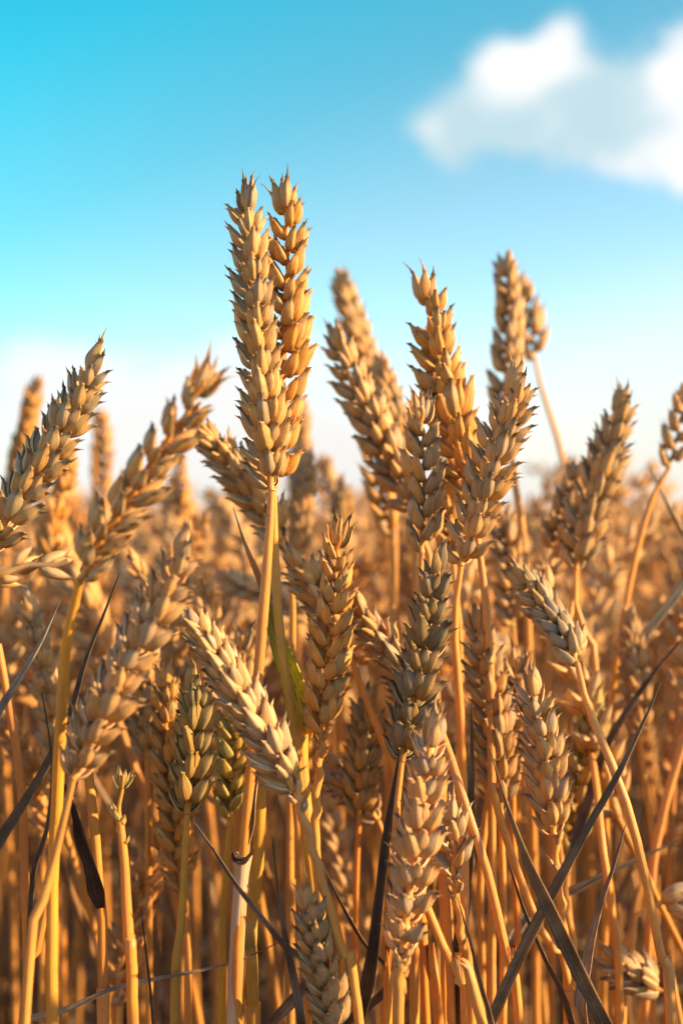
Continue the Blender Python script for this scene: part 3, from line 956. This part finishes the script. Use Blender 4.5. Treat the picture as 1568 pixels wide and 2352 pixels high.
A(dict(label='small blurred dark-tipped ear in the white sky gap right of the tall pair',
       ear=[(742, 1048), (752, 1110), (762, 1180)], stem=[(770, 1260), (775, 1500)], D=.80, roll=R(10), hi=False))
A(dict(label='small blurred brownish ear above the slender golden ear',
       ear=[(788, 1098), (786, 1160), (780, 1230)], stem=[(780, 1330), (780, 1600)], D=.68, roll=R(60), hi=False, col=(.8, .85, .95)))
A(dict(label='blurred ear standing behind the foot of the amber bowed ear, right of the tall stems',
       ear=[(700, 1035), (698, 1110), (690, 1190), (684, 1280)], stem=[(684, 1400), (684, 1600)], D=.62, roll=R(60), hi=False, col=(.9, .9, .95)))
# -- lower left
A(dict(label='golden ear in the shade of the lower left, left one of a close pair',
       ear=[(382, 1540), (382, 1640), (388, 1740), (400, 1850), (412, 1960), (420, 2050)], stem=[(425, 2100), (432, 2200), (435, 2352)], D=.50, roll=R(15), size=1.0, a_open=.42,
       col=AMBER))
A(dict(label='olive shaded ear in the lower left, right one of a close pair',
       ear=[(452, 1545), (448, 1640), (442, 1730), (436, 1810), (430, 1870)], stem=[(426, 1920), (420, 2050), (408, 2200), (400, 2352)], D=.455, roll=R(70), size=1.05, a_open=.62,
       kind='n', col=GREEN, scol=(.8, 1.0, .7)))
A(dict(label='yellowish small ear left of the torn sheath on a thin green straw',
       ear=[(535, 1610), (540, 1700), (535, 1790), (528, 1880)], stem=[(522, 1960), (515, 2100), (511, 2352)], D=.49, roll=R(10), size=.95, col=(.95, 1.1, .6), scol=(.9, 1.05, .55)))
A(dict(label='bright straw ending in a stripped ear stub with a few green scales, lower left',
       ear=[(284, 1775), (280, 1810), (276, 1850), (276, 1885)], stem=[(283, 1920), (288, 2050), (295, 2200), (301, 2352)], D=.425, roll=R(5), n=2, size=.6, a_open=.45, neck=4, col=(.95, 1.05, .8),
       scol=(1.12, .98, .78), srad=.0017, awn=False))
# -- bottom right
A(dict(label='pale ear bent flat in the bottom right corner, pointing left',
       ear=[(1375, 2195), (1420, 2218), (1470, 2245), (1515, 2275)], stem=[(1545, 2310), (1560, 2352)], D=.52, roll=R(20), size=1.1, a_open=.4, col=PALE, n=8, awn=False))
A(dict(label='white-grey ear bent over at the right edge on a kinked straw',
       ear=[(1640, 2110), (1600, 2085), (1560, 2075), (1520, 2072)], stem=[(1490, 2068), (1466, 2085), (1455, 2150), (1442, 2250), (1436, 2352)], D=.52, roll=R(20), size=1.1, a_open=.4,
       col=PALE, n=8, awn=False, scol=(1.1, 1.15, 1.25)))

A(dict(label='brown blurred ear at lower right, right of the long bent stem', ear=[(1445, 1400), (1452, 1500), (1460, 1600), (1468, 1690)],
       stem=[(1480, 1800), (1500, 1950), (1498, 2150), (1500, 2352)], D=.57, roll=R(70), hi=False, col=(.9, .88, .9)))
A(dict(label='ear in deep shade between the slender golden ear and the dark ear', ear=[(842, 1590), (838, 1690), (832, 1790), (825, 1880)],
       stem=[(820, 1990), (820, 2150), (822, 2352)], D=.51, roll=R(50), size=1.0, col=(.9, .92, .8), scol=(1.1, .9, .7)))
A(dict(label='ear half hidden between the tan ear and the pale pointed ear', ear=[(1188, 1500), (1184, 1610), (1180, 1720), (1178, 1830)],
       stem=[(1178, 1920), (1184, 2100), (1190, 2352)], D=.52, roll=R(20), size=1.0, scol=(1.15, .92, .7)))
# straws whose ears are broken off or bent away: bare stems, with the long dry leaves
B = lambda label, stem, D, scol=STRAW, srad=.0014, leaves=(), **k: A(dict(label=label, ear=None, stem=stem, D=D, scol=scol, srad=srad, leaves=leaves, cat='straw', name='wheat_straw',
                                                                       group='bare straws without ears at the near edge of the field', **k))
LC = (.64, .58, .50)
B('bare pinkish straw slanting down right beside the stunted ear', [(975, 1560, .48), (1000, 1650, .465), (1032, 1735, .45), (1075, 1870), (1120, 2010), (1155, 2150), (1178, 2270), (1192, 2352)], .44, (1.1, 1.0, 1.05), .0014,
  [dict(p=[(1122, 1712), (1160, 1830), (1208, 1960), (1262, 2080), (1325, 2215), (1392, 2352), (1440, 2480)], D=.42, w=.0052, t0=.2, t1=1.2, c=LC, free=True,
        wp=[(0, .8), (.3, 1), (.55, .75), (.8, .35), (1, .02)], label='broad dark grey dry leaf, twisted')])
B('bare orange straw slanting from the base of the large pale ear', [(940, 1990), (985, 2095), (1020, 2180), (1065, 2270), (1110, 2352)], .43, (1.1, .98, .8), .0014,
  [dict(p=[(1050, 2060), (1085, 2180), (1112, 2280), (1132, 2352)], D=.425, w=.003, c=LC, t0=.6)])
B('bare golden straw standing under the large pale ear, left of its neck', [(915, 1960), (895, 2130), (892, 2250), (890, 2352)], .44, (1.12, 1, .75), .0014,
  [dict(p=[(918, 1725), (900, 1860), (884, 1990), (868, 2130), (850, 2250), (828, 2370)], D=.43, w=.0044, t0=.3, t1=.9, c=(.20, .19, .19), label='black dry leaf standing upright',
        wp=[(0, .9), (.4, 1), (.8, .7), (1, .03)])])
B('bare straw crossed by a thin dark leaf, in the lower right', [(1128, 1800), (1150, 1890), (1200, 2040), (1262, 2190), (1320, 2352)], .47, (1, .95, .9), .0013,
  [dict(p=[(1160, 1955), (1205, 2090), (1258, 2210), (1315, 2345)], D=.45, w=.0036, c=(.42, .40, .36))])
B('bare straw bearing the long dark leaf that crosses upward right', [(982, 1830), (1020, 2010), (1030, 2150), (1040, 2352)], .47, (1, .9, .85), .0014,
  [dict(p=[(1516, 1568), (1478, 1660), (1415, 1790), (1352, 1900), (1285, 2025), (1200, 2190), (1125, 2352), (1070, 2480)], D=.43, free=True, w=.0035, c=LC, t0=.2, t1=.9, fold=.9,
        label='long narrow dark leaf crossing to the upper right')])
B('bare straw with a dark leaf rising to the right edge', [(1268, 1860), (1290, 1990), (1302, 2120), (1325, 2352)], .52, STRAW, .0014,
  [dict(p=[(1580, 1450), (1500, 1550), (1430, 1650), (1385, 1735), (1350, 1850)], D=.53, w=.004, c=(.40, .36, .34))])
B('bare straw with a smoke-grey upright leaf, bottom right', [(1338, 1600, .57), (1350, 1690, .55), (1365, 1790, .52), (1385, 1950), (1410, 2130), (1425, 2352)], .50, (1.05, 1, 1), .0013,
  [dict(p=[(1436, 1895), (1410, 1990), (1380, 2080), (1352, 2200), (1340, 2352)], D=.47, w=.0048, c=(.85, .9, 1.0))])
B('bare straw holding two dark folded leaves behind the stunted ear', [(1128, 1790), (1105, 1960), (1105, 2150), (1110, 2352)], .50, STRAW, .0014,
  [dict(p=[(1082, 1612), (1084, 1750), (1076, 1900), (1066, 2080), (1050, 2352)], D=.475, w=.0056, c=(.50, .56, .50), t0=.2, t1=.3, fold=.8),
   dict(p=[(1568, 1925), (1500, 1958), (1420, 1995), (1330, 2040), (1200, 2120)], D=.53, w=.0042, c=(.6, .62, .66))])
B('bare green-gold straw behind the torn sheath', [(606, 1650), (590, 1980), (575, 2100), (572, 2220), (574, 2352)], .46, (.8, .95, .6), .0019,
  [dict(p=[(440, 1880), (495, 1955), (545, 2030), (600, 2100), (655, 2165), (720, 2240)], D=.44, w=.0036, c=(.62, .66, .72), label='thin grey leaf slanting down right')])
B('bare straw with a dark spear-like leaf left of the small weathered ear', [(674, 1790), (690, 1990), (700, 2150), (712, 2352)], .48, STRAW, .0012,
  [dict(p=[(626, 1925), (640, 2040), (662, 2170), (682, 2260), (702, 2370)], D=.43, w=.0040, c=(.40, .42, .45), t0=.3),
   dict(p=[(746, 1995), (780, 2065), (835, 2160), (900, 2260)], D=.47, w=.0030, c=(.30, .28, .26))])
B('bare greyish straw behind the stripped stub, wrapped in a black leaf', [(198, 1680), (205, 1790), (222, 1930), (236, 2100), (242, 2352)], .46, (1, .9, .85), .0016,
  [dict(p=[(150, 1800), (175, 1860), (200, 1940), (222, 2020), (236, 2085)], D=.445, w=.0056, c=(.16, .12, .12), free=True, wp=[(0, .5), (.15, 1), (.6, .9), (1, .2)],
        label='black-brown shrivelled leaf hanging on the straw')])
B('bare straw at the left edge with a long dark slanting leaf', [(-5, 1480), (25, 1640), (50, 1800), (60, 2000), (70, 2352)], .47, (1.1, .85, .75), .0014,
  [dict(p=[(276, 1315), (238, 1420), (200, 1520), (165, 1640), (110, 1760), (45, 1870), (-30, 1990), (-90, 2100)], D=.45, w=.0040, c=(.34, .32, .31), free=True),
   dict(p=[(96, 1590), (108, 1650), (117, 1710), (122, 1790), (112, 1900), (80, 2010), (72, 2150)], D=.44, w=.0022, c=(.32, .30, .30))])
B('bare pale straw leaning left beside the yellow stem', [(136, 1900), (118, 2020), (98, 2120), (76, 2240), (56, 2352)], .43, (1, .95, .8), .0014)
A(dict(label='blurred ear on a thin straw with dark blade, left of the shaded pair', ear=[(322, 1420), (328, 1530), (333, 1640), (338, 1740)],
  stem=[(340, 1850), (342, 2050), (345, 2352)], D=.52, scol=(.9, .85, .8), srad=.0013, size=1.0, roll=R(40), leaves=[dict(p=[(325, 2090), (336, 2180), (348, 2280), (358, 2400)], D=.44, w=.0022, c=(.25, .25, .27)),
   dict(p=[(640, 2165), (560, 2202), (470, 2228), (370, 2248), (270, 2270), (160, 2318), (60, 2362)], D=.45, w=.0028, c=(1.0, .95, .95), label='pale dry leaf lying across the straws')]))
B('bare straw with a pale kinked top near the right edge', [(1640, 1400), (1600, 1560), (1568, 1700), (1530, 1830), (1505, 1960), (1490, 2150)], .55, (1.1, 1.1, 1.1), .0013)
B('bare orange straw at the bottom, between the zigzag neck and the slanting straw', [(966, 1900), (968, 2150), (985, 2250), (1005, 2352)], .46, (1.15, .9, .7), .0016)

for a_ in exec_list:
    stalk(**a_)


# ------------------------------------------------------------------ the field: shared stalk shapes
def proto(seed, res):
    r = random.Random(seed)
    h = 0.78
    nod = r.choice([0.0, 0.1, 0.25, 0.5, 0.9, 0.15, 0.3])
    lean = r.uniform(0, 0.10)
    az = 0.0
    p = [(0, 0, 0), (lean * .2, 0, .3), (lean * .6, r.uniform(-.01, .01), .6)]
    x, z, ang = lean, h - 0.09, 0.15 + lean
    p.append((x, 0, z))
    epts = [(x, 0, z)]
    for i in range(5):
        x += math.sin(ang) * 0.019; z += math.cos(ang) * 0.019
        epts.append((x, 0, z)); ang += nod * 0.32
    sp = spline(p, 26 if res else 12)
    ep = spline(epts, 30)
    n = r.randint(16, 22) if res else r.randint(14, 18)
    lay = ear_layout(ep, r.uniform(0, 3.1), n, r.uniform(.45, .7), r, r.uniform(.86, 1.0), twist=r.uniform(-.4, .4))
    e = MB()
    for pos, Mx, s_, last in lay:
        e.append(r.choice(SPK1 if res else SPK0), Mx * s_, pos, r.random())
    rachis(e, ep, n, 0.0, k=5)
    s_m = MB()
    tube(s_m, sp, 0.0014 + 0.0004 * np.linspace(1, 0, len(sp)), 7 if res else 4, r.random())
    lv = []
    for q in range(r.choice([3, 4, 5])):
        a = r.uniform(0, 6.28); z0 = r.uniform(.15, .58)
        k = int(z0 / h * (len(sp) - 1)); b0 = sp[k]
        Ln = r.uniform(.1, .26); up = r.uniform(0.1, 0.9)
        lp = [b0]
        for t_ in (.33, .66, 1.0):
            lp.append(b0 + np.array([math.cos(a) * Ln * t_, math.sin(a) * Ln * t_, Ln * (up * t_ - (0.9 * t_ * t_))]))
        m_ = MB()
        leaf_mesh(m_, spline(lp, 12 if res else 7), r.uniform(.004, .008), r.uniform(0, 3), r.uniform(0, 3), .5, 0, r.random(), cols=5 if res else 3)
        lv.append(m_)
    top = max(ep[:, 2]) + 0.008
    return e, s_m, lv, top


mid = []
for i in range(12):
    e_, s_, l_, top = proto(1000 + i, 1)
    mid.append((e_.mesh('ear', M_HUSK_F), s_.mesh('stem', M_STRAW_F), [q.mesh('leaf', M_LEAF) for q in l_], top))
stuff_protos = []
pcol = bpy.data.collections.new('field_stalk_shapes')
for i in range(8):
    e_, s_, l_, top = proto(2000 + i, 0)
    m_ = MB()
    m_.append(e_, mat=0); m_.append(s_, mat=1)
    for q in l_:
        m_.append(q, mat=2)
    o = bpy.data.objects.new('wheat_shape.%03d' % i, m_.mesh('wheat_shape', [M_HUSK_F, M_STRAW_F, M_LEAF_F]))
    pcol.objects.link(o)
    stuff_protos.append((o, top))

FRU = 784 * K
G_MID = 'blurred wheat stalks packed behind the sharp ones'
tints = [(1.12, 1.2, 1.35), (1, 1, 1), (1.1, .98, .85), (.92, .95, 1.0), (1.08, 1.05, 1.05), (1.05, .92, .75)]
rr_ = random.Random(5)


def mid_stalk(x, y, top_z):
    me_e, me_s, me_l, top = rr_.choice(mid)
    s_ = top_z / top
    e = bpy.data.objects.new('wheat_stalk', None)
    e.empty_display_size = 0.02
    COL.objects.link(e)
    e.location = (x, y, 0)
    e.rotation_euler = (rr_.gauss(0, .07), rr_.gauss(0, .09), rr_.uniform(0, 6.28))
    e.scale = (s_, s_, s_)
    c = rr_.choice(tints)
    tag(e, 'blurred ripe wheat stalk standing in the thick of the field behind the sharp front ears', 'wheat', G_MID)
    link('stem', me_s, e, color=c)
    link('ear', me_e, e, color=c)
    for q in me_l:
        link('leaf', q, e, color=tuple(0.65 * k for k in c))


placed = []
N_MID = 235
tries = 0
while len(placed) < N_MID and tries < 20000:
    tries += 1
    y = 0.58 + 1.15 * rr_.random() ** 1.15
    x = rr_.uniform(-1, 1) * (FRU * y + 0.03)
    if any((x - a) ** 2 + (y - b) ** 2 < 0.022 ** 2 for a, b in placed):
        continue
    placed.append((x, y))
    tz = CAM_H - abs(rr_.gauss(0, .034)) + 0.014
    if y < .8:
        tz -= 0.03
    if rr_.random() < .30:
        tz += rr_.uniform(.02, .05)
    mid_stalk(x, y, tz)

# the rest of the field, past counting: one object
pr = np.random.default_rng(3)
P_, S_, Rt, Ix = [], [], [], []


def scatter(y0, y1, dens, xm, hsd, keep=None):
    ys = np.arange(y0, y1, 0.25)
    for ya in ys:
        yb = min(y1, ya + 0.25)
        half = FRU * yb + xm
        cnt = int(dens * 2 * half * (yb - ya))
        x = pr.uniform(-half, half, cnt); y = pr.uniform(ya, yb, cnt)
        for a, b in zip(x, y):
            if keep and not keep(a, b):
                continue
            P_.append((a, b, 0))
            i = int(pr.integers(0, 8))
            tz = CAM_H - abs(pr.normal(0, hsd)) + 0.01 + (pr.uniform(.02, .06) if pr.random() < .08 else 0)
            S_.append(tz / stuff_protos[i][1]); Ix.append(i)
            Rt.append((pr.normal(0, .07), pr.normal(0, .07), pr.uniform(0, 6.28)))


scatter(-0.9, 0.56, 300, 1.1, .03, lambda a, b: (a > 0 or pr.random() < .6) and abs(a) > FRU * max(b, 0) + 0.09 + (0.14 if a > 0 else 0) and (a * a + (b) ** 2) > .30 ** 2 and (b > 0 or abs(a) > .35))
scatter(0.60, 1.75, 380, .9, .03, lambda a, b: abs(a) > FRU * b + .03 or pr.random() < .55)
scatter(1.75, 6, 330, 1.0, .028)
scatter(6, 14, 90, 1.5, .03)
scatter(14, 45, 22, 3.0, .03)
me = bpy.data.meshes.new('wheat_field')
me.vertices.add(len(P_)); me.vertices.foreach_set('co', np.array(P_, np.float32).ravel())
a1 = me.attributes.new('rot', 'FLOAT_VECTOR', 'POINT'); a1.data.foreach_set('vector', np.array(Rt, np.float32).ravel())
a2 = me.attributes.new('scl', 'FLOAT', 'POINT'); a2.data.foreach_set('value', np.array(S_, np.float32))
a3 = me.attributes.new('idx', 'INT', 'POINT'); a3.data.foreach_set('value', np.array(Ix, np.int32))
fo = link('wheat_field', me)
tag(fo, 'dense ripe wheat field stretching back to the horizon', 'wheat field', kind='stuff')
gn = bpy.data.node_groups.new('field', 'GeometryNodeTree')
gn.interface.new_socket('Geometry', in_out='INPUT', socket_type='NodeSocketGeometry')
gn.interface.new_socket('Geometry', in_out='OUTPUT', socket_type='NodeSocketGeometry')
ni = gn.nodes.new('NodeGroupInput'); no = gn.nodes.new('NodeGroupOutput')
ci = gn.nodes.new('GeometryNodeCollectionInfo'); ci.inputs[0].default_value = pcol
ci.inputs['Separate Children'].default_value = True; ci.inputs['Reset Children'].default_value = True
ip = gn.nodes.new('GeometryNodeInstanceOnPoints'); ip.inputs['Pick Instance'].default_value = True


def nattr(nm, ty):
    q = gn.nodes.new('GeometryNodeInputNamedAttribute'); q.data_type = ty; q.inputs[0].default_value = nm
    return [o for o in q.outputs if o.enabled][0]


er = gn.nodes.new('FunctionNodeEulerToRotation')
L_ = gn.links.new
L_(nattr('rot', 'FLOAT_VECTOR'), er.inputs[0])
L_(ni.outputs[0], ip.inputs['Points']); L_(ci.outputs[0], ip.inputs['Instance'])
L_(er.outputs[0], ip.inputs['Rotation']); L_(nattr('scl', 'FLOAT'), ip.inputs['Scale']); L_(nattr('idx', 'INT'), ip.inputs['Instance Index'])
L_(ip.outputs[0], no.inputs[0])
md = fo.modifiers.new('field', 'NODES'); md.node_group = gn
